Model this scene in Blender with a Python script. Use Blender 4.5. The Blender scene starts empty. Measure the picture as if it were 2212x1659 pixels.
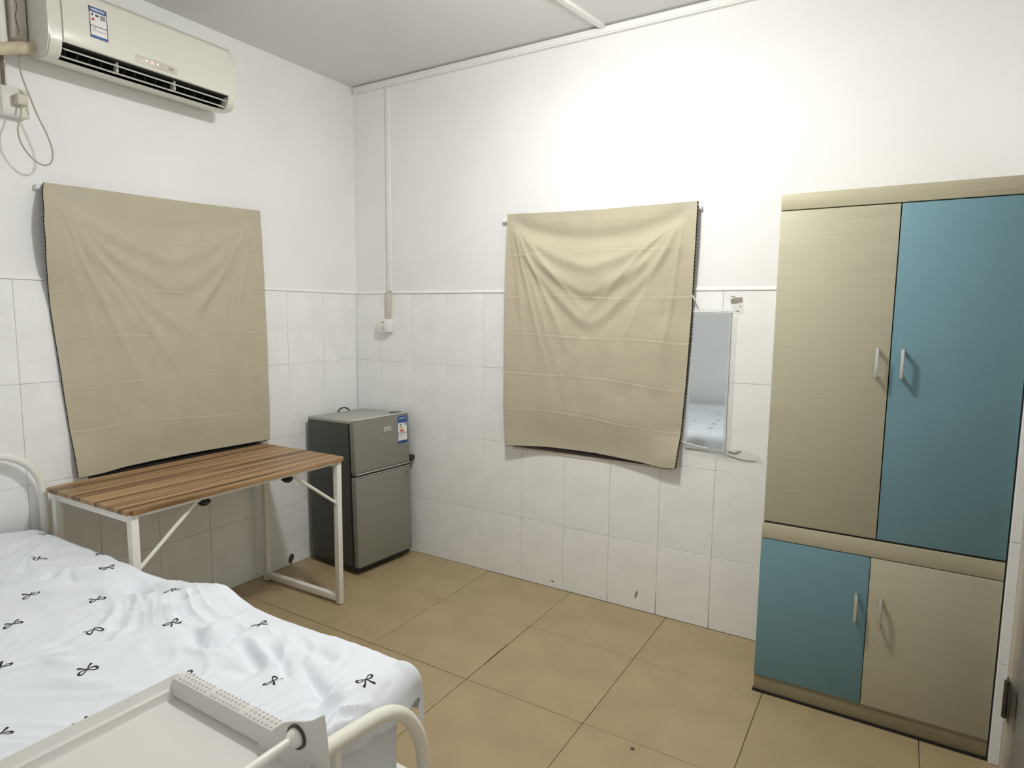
import bpy, bmesh, math, random
from mathutils import Vector, Matrix, noise
from mathutils.bvhtree import BVHTree

random.seed(7)
scene = bpy.context.scene
C = scene.collection
PI = math.pi

# ------------------------------------------------------------------ camera
CAM = Vector((2.8565, -2.8279, 1.4248)); YAW, PITCH, ROLL, FPX = 0.549, -0.1104, 0.0108, 1363.72
_f = Vector((-math.sin(YAW)*math.cos(PITCH), math.cos(YAW)*math.cos(PITCH), math.sin(PITCH)))
_r = Vector((math.cos(YAW), math.sin(YAW), 0)); _u = _r.cross(_f)
_r2 = math.cos(ROLL)*_r + math.sin(ROLL)*_u; _u2 = -math.sin(ROLL)*_r + math.cos(ROLL)*_u
cd = bpy.data.cameras.new('camera'); cam = bpy.data.objects.new('camera', cd); C.objects.link(cam)
cd.sensor_width = 36.0; cd.lens = FPX/2212*36.0; cd.clip_start = 0.02
M = Matrix((_r2, _u2, -_f)).transposed().to_4x4(); M.translation = CAM; cam.matrix_world = M
scene.camera = cam
# ------------------------------------------------------------------ world (night outside), exposure
w = bpy.data.worlds.new('night'); scene.world = w; w.use_nodes = True
w.node_tree.nodes['Background'].inputs[0].default_value = (0.012, 0.016, 0.03, 1)
w.node_tree.nodes['Background'].inputs[1].default_value = 0.3
vs = scene.view_settings; vs.view_transform = 'Standard'; vs.look = 'None'; vs.gamma = 1.0; vs.use_curve_mapping = False
vs.exposure = 0.0
scene.cycles.max_bounces = 12; scene.cycles.diffuse_bounces = 8
LAMP = (1.86, -1.13, 2.60); LAMP_R = 0.09; LAMP_STRENGTH = 298.0; LAMP_COL = (1.0, 0.985, 0.95)

# ------------------------------------------------------------------ materials
def srgb(r, g, b):
    f = lambda c: (c/255/12.92) if c/255 <= .04045 else ((c/255+.055)/1.055)**2.4
    return (f(r), f(g), f(b), 1)
def mat(name, col, rough=.6, metal=0., var=0., vscale=6., bump=0., bscale=200., vec='Object', stretch=None, spec=None, col2=None, alpha=None, detail=4, trans=0.):
    m = bpy.data.materials.new(name); m.use_nodes = True; nt = m.node_tree; N = nt.nodes; L = nt.links
    p = N['Principled BSDF']; p.inputs['Base Color'].default_value = col; p.inputs['Roughness'].default_value = rough; p.inputs['Metallic'].default_value = metal
    if spec is not None: p.inputs['Specular IOR Level'].default_value = spec
    if alpha is not None: p.inputs['Alpha'].default_value = alpha
    if trans: p.inputs['Transmission Weight'].default_value = trans
    tc = N.new('ShaderNodeTexCoord'); mp = N.new('ShaderNodeMapping'); L.new(tc.outputs[vec], mp.inputs[0])
    if stretch: mp.inputs['Scale'].default_value = stretch
    if var or col2:
        n = N.new('ShaderNodeTexNoise'); n.inputs['Scale'].default_value = vscale; n.inputs['Detail'].default_value = detail
        L.new(mp.outputs[0], n.inputs['Vector'])
        r = N.new('ShaderNodeValToRGB'); L.new(n.outputs['Fac'], r.inputs[0])
        c2 = col2 or tuple(max(0, c*(1-var)) for c in col[:3])+(1,)
        c1 = col if col2 else tuple(min(1, c*(1+var*.5)) for c in col[:3])+(1,)
        r.color_ramp.elements[0].position = .32; r.color_ramp.elements[0].color = c2
        r.color_ramp.elements[1].position = .68; r.color_ramp.elements[1].color = c1
        L.new(r.outputs[0], p.inputs['Base Color'])
    if bump:
        n2 = N.new('ShaderNodeTexNoise'); n2.inputs['Scale'].default_value = bscale; n2.inputs['Detail'].default_value = 3; L.new(mp.outputs[0], n2.inputs['Vector'])
        b = N.new('ShaderNodeBump'); b.inputs['Strength'].default_value = bump; b.inputs['Distance'].default_value = .002
        L.new(n2.outputs['Fac'], b.inputs['Height']); L.new(b.outputs[0], p.inputs['Normal'])
    return m
def emit(name, col, s):
    m = bpy.data.materials.new(name); m.use_nodes = True; nt = m.node_tree; p = nt.nodes['Principled BSDF']
    p.inputs['Base Color'].default_value = (.8, .8, .8, 1); p.inputs['Emission Color'].default_value = col; p.inputs['Emission Strength'].default_value = s
    return m
MT = {}
MT['plaster'] = mat('plaster', (.82, .825, .825, 1), .75, var=.03, vscale=2.5, bump=.15, bscale=90)
MT['ceil'] = mat('ceiling_paint', (.75, .75, .75, 1), .85, var=.03, vscale=2, bump=.1, bscale=80)
MT['tile'] = mat('wall_tile_glaze', (.865, .875, .875, 1), .38, var=.05, vscale=7, spec=.4, bump=.05, bscale=60)
MT['grout'] = mat('grout', (.50, .49, .46, 1), .9, var=.3, vscale=12)
MT['floor'] = mat('floor_tile', (.395, .310, .178, 1), .42, var=.10, vscale=5, spec=.35, bump=.06, bscale=40)
MT['fgrout'] = mat('floor_grout', (.20, .145, .08, 1), .9, var=.5, vscale=7)
MT['curtain'] = mat('tan_cloth', (.48, .445, .335, 1), .9, var=.04, vscale=9, bump=.12, bscale=700, spec=.15)
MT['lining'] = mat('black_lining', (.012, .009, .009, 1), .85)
MT['tape'] = mat('clear_tape', (.85, .86, .84, 1), .12, spec=.7, alpha=.20)
MT['tape2'] = mat('clear_tape_thin', (.8, .8, .78, 1), .12, spec=.8, alpha=.10)
MT['whitepl'] = mat('white_plastic', (.82, .82, .80, 1), .4, var=.02, vscale=8)
MT['agedpl'] = mat('aged_plastic', (.60, .56, .48, 1), .45, var=.12, vscale=9)
MT['acbody'] = mat('ac_plastic', (.72, .715, .65, 1), .22, var=.015, vscale=4, spec=.5)
MT['dark'] = mat('dark_void', (.012, .011, .010, 1), .6)
MT['darkfin'] = mat('dark_fin', (.05, .045, .04, 1), .6)
MT['white_metal'] = mat('white_powder_coat', (.80, .795, .74, 1), .32, var=.02, vscale=5)
MT['cream_metal'] = mat('cream_enamel', (.80, .785, .70, 1), .3, var=.02, vscale=5)
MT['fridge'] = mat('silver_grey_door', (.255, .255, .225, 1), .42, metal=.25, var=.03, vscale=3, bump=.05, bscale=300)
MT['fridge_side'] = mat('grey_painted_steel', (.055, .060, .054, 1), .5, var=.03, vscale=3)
MT['fridge_top'] = mat('fridge_top_lid', (.36, .36, .33, 1), .5, var=.08, vscale=10)
MT['fridge_trim'] = mat('fridge_light_trim', (.47, .47, .43, 1), .4)
MT['black'] = mat('black_rubber_gap_shade', (.012, .012, .012, 1), .5)  # rubber parts, and also the strips that paint shade into gaps
MT['blue'] = mat('blue_laminate', (.160, .295, .345, 1), .42, var=.03, vscale=5, spec=.35, bump=.04, bscale=250)
MT['tan'] = mat('pale_wood_laminate', (.475, .455, .335, 1), .45, col2=(.44, .42, .305, 1), vscale=9, stretch=(.35, 2, 16), spec=.35)
MT['tan2'] = mat('pale_wood_rail', (.49, .46, .33, 1), .45, col2=(.435, .405, .285, 1), vscale=9, stretch=(.35, 2, 16), spec=.35)
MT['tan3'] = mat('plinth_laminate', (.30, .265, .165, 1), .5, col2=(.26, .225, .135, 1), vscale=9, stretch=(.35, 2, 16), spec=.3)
MT['alu'] = mat('brushed_aluminium', (.75, .75, .74, 1), .3, metal=.85)
MT['chrome'] = mat('chrome', (.8, .8, .8, 1), .15, metal=1)
MT['mirror'] = mat('mirror_glass', (.72, .77, .79, 1), .03, metal=1)
MT['sheet'] = mat('pale_blue_cotton', (.745, .785, .845, 1), .9, var=.03, vscale=6, bump=.08, bscale=500, spec=.15)
MT['ink'] = mat('black_print', (.012, .012, .02, 1), .8)
MT['mattress'] = mat('mattress_ticking', (.55, .56, .6, 1), .9, var=.05)
MT['stickblue'] = mat('label_blue', (.02, .075, .27, 1), .4)
MT['stickwhite'] = mat('label_white', (.80, .80, .80, 1), .4)
MT['stickgrey'] = mat('label_grey', (.30, .30, .31, 1), .5)
MT['sticklight'] = mat('label_pale_blue', (.34, .38, .52, 1), .5)
MT['red'] = mat('label_red', (.45, .03, .02, 1), .5)
MT['yellow'] = mat('label_yellow', (.6, .5, .1, 1), .5)
MT['green'] = mat('label_green', (.05, .2, .05, 1), .5)
MT['orange'] = mat('label_orange', (.6, .25, .03, 1), .5)
MT['ink2'] = mat('label_ink', (.02, .02, .02, 1), .5)
MT['pipewrap'] = mat('pipe_foam_wrap', (.60, .53, .38, 1), .7, var=.2, vscale=25, bump=.4, bscale=60)
MT['dirt'] = mat('grime', (.20, .17, .12, 1), .9, var=.4, vscale=30)
MT['chip'] = mat('broken_plaster', (.10, .075, .05, 1), .95, var=.4, vscale=40)
MT['residue'] = mat('tape_residue', (.40, .37, .31, 1), .7, var=.35, vscale=40, alpha=.8)
MT['smudge'] = mat('smudge', (.45, .43, .40, 1), .8, alpha=.6)
MT['doorgrey'] = mat('grey_door_paint', (.30, .29, .28, 1), .4, var=.05)
MT['rust'] = mat('dark_steel', (.10, .085, .07, 1), .45, metal=.7, var=.3, vscale=40)
MT['cable'] = mat('cable_grey', (.42, .39, .34, 1), .5)
MT['cart'] = mat('white_cart_plastic', (.66, .655, .625, 1), .42, var=.015, vscale=5)
MT['perf'] = mat('perforation_shade', (.50, .49, .46, 1), .6)
MT['glass'] = mat('window_glass_night', (.03, .035, .04, 1), .05, spec=.6)
MT['frame'] = mat('window_aluminium', (.45, .45, .44, 1), .4, metal=.6)
MT['sillw'] = mat('window_sill_white', (.72, .66, .62, 1), .45)
MT['led'] = emit('led_orange', (1, .55, .3, 1), 1.1)
MT['lampwhite'] = emit('lamp_glow', LAMP_COL+(1,), LAMP_STRENGTH)

def wood_material():
    m = bpy.data.materials.new('striped_walnut_laminate'); m.use_nodes = True; nt = m.node_tree; N = nt.nodes; L = nt.links; p = N['Principled BSDF']
    p.inputs['Roughness'].default_value = .42; p.inputs['Specular IOR Level'].default_value = .4
    tc = N.new('ShaderNodeTexCoord'); mp = N.new('ShaderNodeMapping'); mp.inputs['Scale'].default_value = (26, .5, 1); mp.inputs['Rotation'].default_value = (0, 0, .043); L.new(tc.outputs['Object'], mp.inputs[0])
    n = N.new('ShaderNodeTexNoise'); n.inputs['Scale'].default_value = 1.0; n.inputs['Detail'].default_value = 2.5; n.inputs['Roughness'].default_value = .6; L.new(mp.outputs[0], n.inputs['Vector'])
    r = N.new('ShaderNodeValToRGB'); e = r.color_ramp.elements
    e[0].position = .36; e[0].color = (.075, .038, .016, 1); e[1].position = .64; e[1].color = (.50, .325, .165, 1)
    a = e.new(.44); a.color = (.23, .128, .055, 1); b = e.new(.50); b.color = (.40, .245, .115, 1)
    L.new(n.outputs['Fac'], r.inputs[0])
    mp2 = N.new('ShaderNodeMapping'); mp2.inputs['Scale'].default_value = (220, 6, 1); L.new(tc.outputs['Object'], mp2.inputs[0])
    n2 = N.new('ShaderNodeTexNoise'); n2.inputs['Scale'].default_value = 1; n2.inputs['Detail'].default_value = 2; L.new(mp2.outputs[0], n2.inputs['Vector'])
    mx = N.new('ShaderNodeMixRGB'); mx.blend_type = 'MULTIPLY'; mx.inputs[0].default_value = .35; L.new(r.outputs[0], mx.inputs[1]); L.new(n2.outputs['Fac'], mx.inputs[2])
    L.new(mx.outputs[0], p.inputs['Base Color']); return m
MT['desk'] = wood_material()

# ------------------------------------------------------------------ mesh helpers
XF = None          # optional transform applied to every new part (for things that stand slightly turned)
ABS = {}
def newbm(): return bmesh.new()
def box(bm, x0, x1, y0, y1, z0, z1, bev=0., seg=2):
    g = bmesh.ops.create_cube(bm, size=1.0); vs_ = g['verts']
    for v in vs_:
        v.co = Vector(((x0+x1)/2+v.co.x*(x1-x0), (y0+y1)/2+v.co.y*(y1-y0), (z0+z1)/2+v.co.z*(z1-z0)))
    if bev > 0:
        es = list({e for v in vs_ for e in v.link_edges})
        bmesh.ops.bevel(bm, geom=es, offset=bev, segments=seg, affect='EDGES', profile=.5)
    return bm
def tube(bm, pts, r, n=12, cap=True, closed=False):
    pts = [Vector(p) for p in pts]; k = len(pts); rings = []
    t0 = (pts[1]-pts[0]).normalized(); up = Vector((0, 0, 1)) if abs(t0.z) < .9 else Vector((1, 0, 0))
    nrm = t0.cross(up).normalized()
    for i, p in enumerate(pts):
        a = pts[i-1] if (i > 0 or closed) else pts[i]; b = pts[(i+1) % k] if (i < k-1 or closed) else pts[i]
        t = (b-a).normalized(); nrm = (nrm - t*nrm.dot(t)).normalized(); bn = t.cross(nrm)
        rr = r[i] if isinstance(r, (list, tuple)) else r
        rings.append([bm.verts.new(p+rr*(math.cos(2*PI*j/n)*nrm+math.sin(2*PI*j/n)*bn)) for j in range(n)])
    for i in range(k-1 if not closed else k):
        A, B = rings[i], rings[(i+1) % k]
        for j in range(n): bm.faces.new((A[j], A[(j+1) % n], B[(j+1) % n], B[j]))
    if cap and not closed:
        bm.faces.new(rings[0][::-1]); bm.faces.new(rings[-1])
    return bm
def prism(bm, prof, axis, a, b, cap=True):
    """profile of 2-D points swept along an axis: axis 'y' -> profile (x,z); 'x' -> (y,z); 'z' -> (x,y)"""
    def P(q, t): return Vector((q[0], t, q[1])) if axis == 'y' else (Vector((t, q[0], q[1])) if axis == 'x' else Vector((q[0], q[1], t)))
    A = [bm.verts.new(P(q, a)) for q in prof]; B = [bm.verts.new(P(q, b)) for q in prof]; n = len(prof)
    for i in range(n): bm.faces.new((A[i], A[(i+1) % n], B[(i+1) % n], B[i]))
    if cap: bm.faces.new(A[::-1]); bm.faces.new(B)
    return bm
def lathe(bm, prof, center, axis='z', n=24, cap=True):
    c = Vector(center); rings = []
    for r, h in prof:
        ring = []
        for j in range(n):
            a = 2*PI*j/n; q = (r*math.cos(a), r*math.sin(a), h)
            if axis == 'x': q = (q[2], q[0], q[1])
            if axis == 'y': q = (q[0], q[2], q[1])
            ring.append(bm.verts.new(c+Vector(q)))
        rings.append(ring)
    for A, B in zip(rings, rings[1:]):
        for j in range(n): bm.faces.new((A[j], A[(j+1) % n], B[(j+1) % n], B[j]))
    if cap: bm.faces.new(rings[0][::-1]); bm.faces.new(rings[-1])
    return bm
def grid(bm, f, nu, nv):
    V = [[bm.verts.new(f(i/nu, j/nv)) for j in range(nv+1)] for i in range(nu+1)]
    for i in range(nu):
        for j in range(nv): bm.faces.new((V[i][j], V[i+1][j], V[i+1][j+1], V[i][j+1]))
    return V
def finish(o, label=None, cat=None, group=None, kind=None):
    if label: o['label'] = label
    if cat: o['category'] = cat
    if group: o['group'] = group
    if kind: o['kind'] = kind
    return o
def obj(name, bm, m, parent=None, smooth=True, label=None, cat=None, group=None, kind=None, recalc=True, org=None):
    if XF is not None: bmesh.ops.transform(bm, matrix=XF, verts=bm.verts)
    if recalc: bmesh.ops.recalc_face_normals(bm, faces=bm.faces)
    lo = Vector((min(v.co.x for v in bm.verts), min(v.co.y for v in bm.verts), min(v.co.z for v in bm.verts)))
    hi = Vector((max(v.co.x for v in bm.verts), max(v.co.y for v in bm.verts), max(v.co.z for v in bm.verts)))
    o0 = Vector(org) if org else Vector(((lo.x+hi.x)/2, (lo.y+hi.y)/2, lo.z))
    bmesh.ops.translate(bm, verts=bm.verts, vec=-o0)
    me = bpy.data.meshes.new(name); bm.to_mesh(me); bm.free(); me.materials.append(MT[m])
    if smooth:
        for p in me.polygons: p.use_smooth = True
        try: me.set_sharp_from_angle(angle=math.radians(35))
        except Exception: pass
    o = bpy.data.objects.new(name, me); C.objects.link(o)
    ABS[o.name] = o0
    if parent is not None: o.parent = parent; o.location = o0-ABS[parent.name]
    else: o.location = o0
    return finish(o, label, cat, group, kind)
def empty(name, loc, label, cat, group=None):
    o = bpy.data.objects.new(name, None); C.objects.link(o); o.location = loc; o.empty_display_size = .05; ABS[o.name] = Vector(loc)
    return finish(o, label, cat, group)
def bxo(name, m, parent, x0, x1, y0, y1, z0, z1, bev=0., **k):
    return obj(name, box(newbm(), x0, x1, y0, y1, z0, z1, bev), m, parent, smooth=bev > 0, **k)
def text_bm(txt, size, place):
    """flat lettering: mesh of the text; place(x,y)->world Vector, text centred on 0,0"""
    cu = bpy.data.curves.new('lettering', 'FONT'); cu.body = txt; cu.size = size; cu.align_x = 'CENTER'; cu.align_y = 'CENTER'; cu.resolution_u = 2
    t = bpy.data.objects.new('lettering', cu); C.objects.link(t)
    dg = bpy.context.evaluated_depsgraph_get(); me = bpy.data.meshes.new_from_object(t.evaluated_get(dg))
    bm = newbm(); bm.from_mesh(me)
    for v in bm.verts: v.co = place(v.co.x, v.co.y)
    bpy.data.objects.remove(t); bpy.data.curves.remove(cu); bpy.data.meshes.remove(me)
    return bm
def lerp_tab(tab, x):
    if x <= tab[0][0]: return tab[0][1]
    for (a, b), (c, d) in zip(tab, tab[1:]):
        if x <= c: return b+(d-b)*(x-a)/(c-a)
    return tab[-1][1]
def sstep(a, b, x):
    t = max(0., min(1., (x-a)/(b-a))); return t*t*(3-2*t)

# ------------------------------------------------------------------ setting
XR, YN, H = 3.225, -3.32, 2.742            # right wall, near wall, ceiling
Z0, TH, TW, XK = 1.5354, .3983, .25, .1941  # dado top, tile height, tile width, first joint on the back wall
ROWS = [(Z0-TH, Z0), (Z0-2*TH, Z0-TH), (Z0-3*TH, Z0-2*TH), (0., Z0-3*TH)]
WB = (1.14, 1.99, .724, 1.86)               # window in the back wall: x0,x1,z0,z1
WL = (-1.55, -.70, .712, 1.86)              # window in the left wall: y0,y1,z0,z1

def sub_rect(r, h):
    a0, a1, b0, b1 = r; c0, c1, d0, d1 = h
    if c1 <= a0 or c0 >= a1 or d1 <= b0 or d0 >= b1: return [r]
    out = []
    if c0 > a0: out.append((a0, c0, b0, b1))
    if c1 < a1: out.append((c1, a1, b0, b1))
    m0, m1 = max(a0, c0), min(a1, c1)
    if d0 > b0: out.append((m0, m1, b0, d0))
    if d1 < b1: out.append((m0, m1, d1, b1))
    return out
def wall_mesh(rects_back, rects_front, tf):
    bm = newbm()
    for (a0, a1, b0, b1), d0, d1 in rects_back+rects_front: 
        g = box(newbm(), a0, a1, d0, d1, b0, b1)
        for v in g.verts: v.co = tf(v.co)
        me = bpy.data.meshes.new('t'); g.to_mesh(me); g.free(); bm.from_mesh(me); bpy.data.meshes.remove(me)
    return bm
idt = lambda v: v.copy()
toleft = lambda v: Vector((-v.y, v.x, v.z))     # wall-local (along, depth, z) -> left wall (depth goes to -x)
GAP = .0016
def build_wall(name, a0, a1, hole, tf, joints, sub):
    back = [(r, .0022, .16) for r in sub_rect((a0, a1, 0, Z0), hole)]
    front = [(r, 0., .16) for r in sub_rect((a0, a1, Z0, H+.03), hole)]
    wo = obj(name, wall_mesh(back, front, tf), sub, None, smooth=False, kind='structure')
    share = {}
    for (b0, b1) in ROWS:
        for j0, j1 in zip(joints, joints[1:]):
            r = (j0+(GAP/2 if abs(j0) > 1e-6 else 0), j1-(GAP/2 if abs(j1) > 1e-6 else 0), b0+(0 if b0 == 0 else GAP/2), b1-(GAP/2 if b1 < Z0 else 0))
            rs = sub_rect(r, hole)
            rs = [q for q in rs if q[1]-q[0] > .004 and q[3]-q[2] > .004]
            if not rs: continue
            key = (round(j1-j0, 4), round(b1-b0, 4)) if len(rs) == 1 and rs[0] == r else None
            prox = random.uniform(-.0006, .0006)
            if key and key in share:
                me, ofs = share[key]
                o = bpy.data.objects.new('tile', me); C.objects.link(o); o.parent = wo
                pos = tf(Vector(((r[0]+r[1])/2, .004+prox, r[2]))); o.location = pos-ABS[wo.name]
                continue
            bm = newbm()
            for q in rs:
                g = box(newbm(), q[0], q[1], prox, .008+prox, q[2], q[3], .0012, 1)
                for v in g.verts: v.co = tf(v.co)
                me = bpy.data.meshes.new('t'); g.to_mesh(me); g.free(); bm.from_mesh(me); bpy.data.meshes.remove(me)
            o = obj('tile', bm, 'tile', wo, smooth=False, org=tf(Vector(((r[0]+r[1])/2, .004+prox, r[2]))))
            if key: share[key] = (o.data, 0)
    return wo
# plaster above, tiles below: the wall body is two materials -> body carries grout colour only behind the tiles
def build_wall_full(name, a0, a1, hole, tf, joints):
    wo = build_wall(name, a0, a1, hole, tf, joints, 'plaster')
    me = wo.data; me.materials.append(MT['grout'])
    zoff = ABS[wo.name].z
    for p in me.polygons:
        if p.center.z+zoff < Z0-.01 or (abs(p.center.z+zoff-Z0) < .01): p.material_index = 1 if p.center.z+zoff < Z0-.02 else 0
    return wo
jb = [0.]+[XK+TW*k for k in range(0, 13)]; jb = [j for j in jb if j < 3.44]+[3.45]
wall_back = build_wall_full('wall_back', -.16, 3.6, WB, idt, jb)
jl = [0., -.0148-.0, ]
jl = sorted([0.]+[-.5148+TW*k for k in range(-11, 3) if -.5148+TW*k < -.004]+[YN])
wall_left = build_wall_full('wall_left', YN-.16, 0., WL, toleft, jl)
# other walls, not tiled in view
bm = newbm(); box(bm, -.16, 3.6, YN-.16, YN, 0, H+.03); obj('wall_near', bm, 'plaster', None, smooth=False, kind='structure')
bm = newbm(); box(bm, XR, 3.6, YN, -1.36, 0, H+.03); box(bm, XR, 3.6, -1.36, -.44, 2.06, H+.03); box(bm, XR, 3.6, -.44, -.4, 0, H+.03); box(bm, 3.191, 3.6, -.4, -.001, 0, H+.03)
wall_right = obj('wall_right', bm, 'plaster', None, smooth=False, kind='structure')
for z0, z1 in ROWS:
    bm = newbm(); box(bm, 3.1915, 3.2205, -.406, -.3998, z0+.001, z1-.001, .001, 1); obj('tile', bm, 'tile', wall_right, smooth=False)
bm = newbm(); box(bm, -.16, 3.6, YN-.16, .16, H, H+.12); obj('ceiling', bm, 'ceil', None, smooth=False, kind='structure')
bm = newbm(); box(bm, -.16, 3.6, YN-.16, .16, -.12, -.006); floor = obj('floor', bm, 'fgrout', None, smooth=False, kind='structure')
FX, FY, FS = .9938, -.4213, .5021
xs = sorted([0.]+[FX+FS*k for k in range(-1, 5) if 0 < FX+FS*k < XR]+[3.3]); ys = sorted([0.]+[FY-FS*k for k in range(0, 6) if FY-FS*k > YN]+[YN])
fm = {}
for a0, a1 in zip(xs, xs[1:]):
    for b0, b1 in zip(ys, ys[1:]):
        key = (round(a1-a0, 4), round(b1-b0, 4)); dz = random.uniform(-.0006, .0006)
        if key in fm:
            o = bpy.data.objects.new('tile', fm[key]); C.objects.link(o); o.parent = floor; o.location = Vector(((a0+a1)/2, (b0+b1)/2, dz-.008))-ABS['floor']; continue
        o = obj('tile', box(newbm(), a0+.0011, a1-.0011, b0+.0011, b1-.0011, dz-.008, dz, .0012, 1), 'floor', floor, smooth=False, org=((a0+a1)/2, (b0+b1)/2, dz-.008))
        fm[key] = o.data
# plaster lip above the tiles
def lip(name, prof, axis, a, b): return obj(name, prism(newbm(), prof, axis, a, b), 'plaster', None, smooth=False, kind='structure')
lp = [(.002, Z0+.022), (-.005, Z0+.006), (-.005, Z0+.001), (.002, Z0+.001)]
bm = newbm(); prism(bm, lp, 'x', .006, 1.14); prism(bm, lp, 'x', 2.0, 3.19); obj('trim_1', bm, 'plaster', None, smooth=False, kind='structure')
lp2 = [(-q[0], q[1]) for q in lp]
bm = newbm(); prism(bm, lp2, 'y', YN, -1.55); prism(bm, lp2, 'y', -.70, -.001); obj('trim_2', bm, 'plaster', None, smooth=False, kind='structure')
# windows behind the cloths
def window(name, hole, tf):
    a0, a1, b0, b1 = hole
    def bx(n, m, par, q, y0, y1):
        g = box(newbm(), q[0], q[1], y0, y1, q[2], q[3])
        for v in g.verts: v.co = tf(v.co)
        return obj(n, g, m, par, smooth=False)
    g = newbm()
    for q in ((a0, a1, b0+.012, b0+.05), (a0, a1, b1-.04, b1), (a0, a0+.04, b0+.012, b1), (a1-.04, a1, b0+.012, b1), ((a0+a1)/2-.02, (a0+a1)/2+.02, b0+.012, b1)): box(g, q[0], q[1], .09, .13, q[2], q[3])
    for v in g.verts: v.co = tf(v.co)
    wn = obj(name, g, 'frame', None, smooth=False, kind='structure')
    m_ = (a0+a1)/2
    bx('pane', 'glass', wn, (a0+.04, m_-.02, b0+.05, b1-.04), .105, .111); bx('pane', 'glass', wn, (m_+.02, a1-.04, b0+.05, b1-.04), .112, .118)
    bx('window_sill', 'sillw', wn, (a0-.0, a1+.0, b0-.010, b0+.001), -.006, .09)
    for q in ((a0, a0+.006, b0+.012, b1), (a1-.006, a1, b0+.012, b1), (a0+.006, a1-.006, b1-.006, b1)): bx('reveal', 'dark' if 0 else 'grout', wn, q, .001, .09)
window('window_1', WB, idt); window('window_2', WL, toleft)
# door at the right, only its edge shows
bm = newbm(); box(bm, XR-.012, XR+.05, -.49, -.425, 0, 2.06, .004); box(bm, XR-.012, XR+.05, -1.40, -1.335, 0, 2.06, .004); box(bm, XR-.012, XR+.05, -1.335, -.49, 2.0, 2.06, .004)
door = obj('door_1', bm, 'agedpl', None, kind='structure')
bxo('door_leaf', 'doorgrey', door, XR+.004, XR+.044, -1.33, -.50, .008, 1.995, .002)
for z in (.22, 1.75):
    g = newbm(); box(g, XR-.016, XR-.0125, -.53, -.455, z, z+.11, .001); tube(g, [(XR-.020, -.495, z-.004), (XR-.020, -.495, z+.114)], .0075, 10); obj('hinge', g, 'rust', door)

# ------------------------------------------------------------------ lamp on the ceiling (just above the frame)
lamp = empty('ceiling_lamp', (LAMP[0], LAMP[1], LAMP[2]-.03), 'round white drum lamp hanging just under the ceiling', 'lamp')
obj('diffuser', lathe(newbm(), [(.01, -.026), (LAMP_R-.012, -.026), (LAMP_R-.003, -.022), (LAMP_R, -.014), (LAMP_R, .024)], LAMP, n=32), 'lampwhite', lamp)
obj('housing', lathe(newbm(), [(LAMP_R+.004, .0245), (LAMP_R+.004, .034), (.03, .044), (.02, H-LAMP[2]-.03), (.045, H-LAMP[2]-.02), (.045, H-LAMP[2]-.001)], LAMP, n=32), 'whitepl', lamp)

# ------------------------------------------------------------------ cable trunking
t = empty('cable_trunking', (1.1, -.012, 2.70), 'long white plastic cable trunking along the back wall below the ceiling', 'trunking')
bxo('cover', 'whitepl', t, .022, 3.18, -.024, -.001, 2.706, 2.7335, .002)
bxo('backing', 'whitepl', t, .03, 3.18, -.020, -.001, 2.700, 2.706)
obj('ceiling_trunking', prism(newbm(), [(1.593, -.028), (1.618, -.028), (1.618-.155*1.42, -1.45), (1.593-.155*1.42, -1.45)], 'z', H-.017, H-.0005), 'whitepl', None, label='narrow white cable trunking crossing the ceiling towards the lamp', cat='trunking')
t = empty('drop_trunking', (.28, -.01, 1.385), 'thin white trunking dropping down the wall to the corner socket', 'trunking')
bxo('upper_cover', 'whitepl', t, .268, .298, -.016, -.001, 1.55, 2.699, .002)
bxo('lower_cover', 'agedpl', t, .262, .288, -.026, -.0055, 1.388, 1.545, .002)
t = empty('wall_socket', (.25, -.02, 1.31), 'white surface-mounted power socket on the tiles above the fridge', 'socket')
bxo('back_box', 'whitepl', t, .214, .302, -.040, -.001, 1.311, 1.387, .003)
fp = bxo('face_plate', 'whitepl', t, .215, .301, -.047, -.0402, 1.312, 1.386, .002)
for x, z, a, b in ((.250, 1.367, .0024, .006), (.266, 1.367, .0024, .006), (.258, 1.343, .002, .007), (.249, 1.328, .002, .006), (.267, 1.328, .002, .006)):
    bxo('slot', 'ink2', t, x-a, x+a, -.0476, -.0468, z-b, z+b)

# ------------------------------------------------------------------ air conditioner
AY0, AY1 = -1.675, -.925
ac = empty('air_conditioner', (.1, (AY0+AY1)/2, 2.31), 'cream wall-mounted split air conditioner with open louvre slot', 'air conditioner')
top = [(.002, 2.60), (.13, 2.612), (.165, 2.605), (.188, 2.585), (.197, 2.55), (.201, 2.50), (.202, 2.45), (.201, 2.40)]
low = [(.197, 2.378), (.188, 2.354), (.170, 2.338), (.145, 2.333), (.09, 2.338), (.002, 2.362)]
full = top+low
notch = top+[(.200, 2.390), (.12, 2.388), (.095, 2.370), (.085, 2.352), (.105, 2.346), (.152, 2.337), (.145, 2.333), (.09, 2.338), (.002, 2.362)]
obj('body', prism(newbm(), notch, 'y', AY0+.045, AY1-.04), 'acbody', ac)
for a, b in ((AY0, AY0+.044), (AY1-.039, AY1)):
    g = prism(newbm(), full, 'y', a, b)
    bmesh.ops.bevel(g, geom=[e for e in g.edges if abs(e.verts[0].co.y-e.verts[1].co.y) < 1e-6 and abs(e.verts[0].co.y-(AY0 if a == AY0 else AY1)) < 1e-6 and (e.verts[0].co.x > .02 or e.verts[1].co.x > .02)], offset=.006, segments=2, affect='EDGES')
    obj('side_cover', g, 'acbody', ac)
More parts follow.
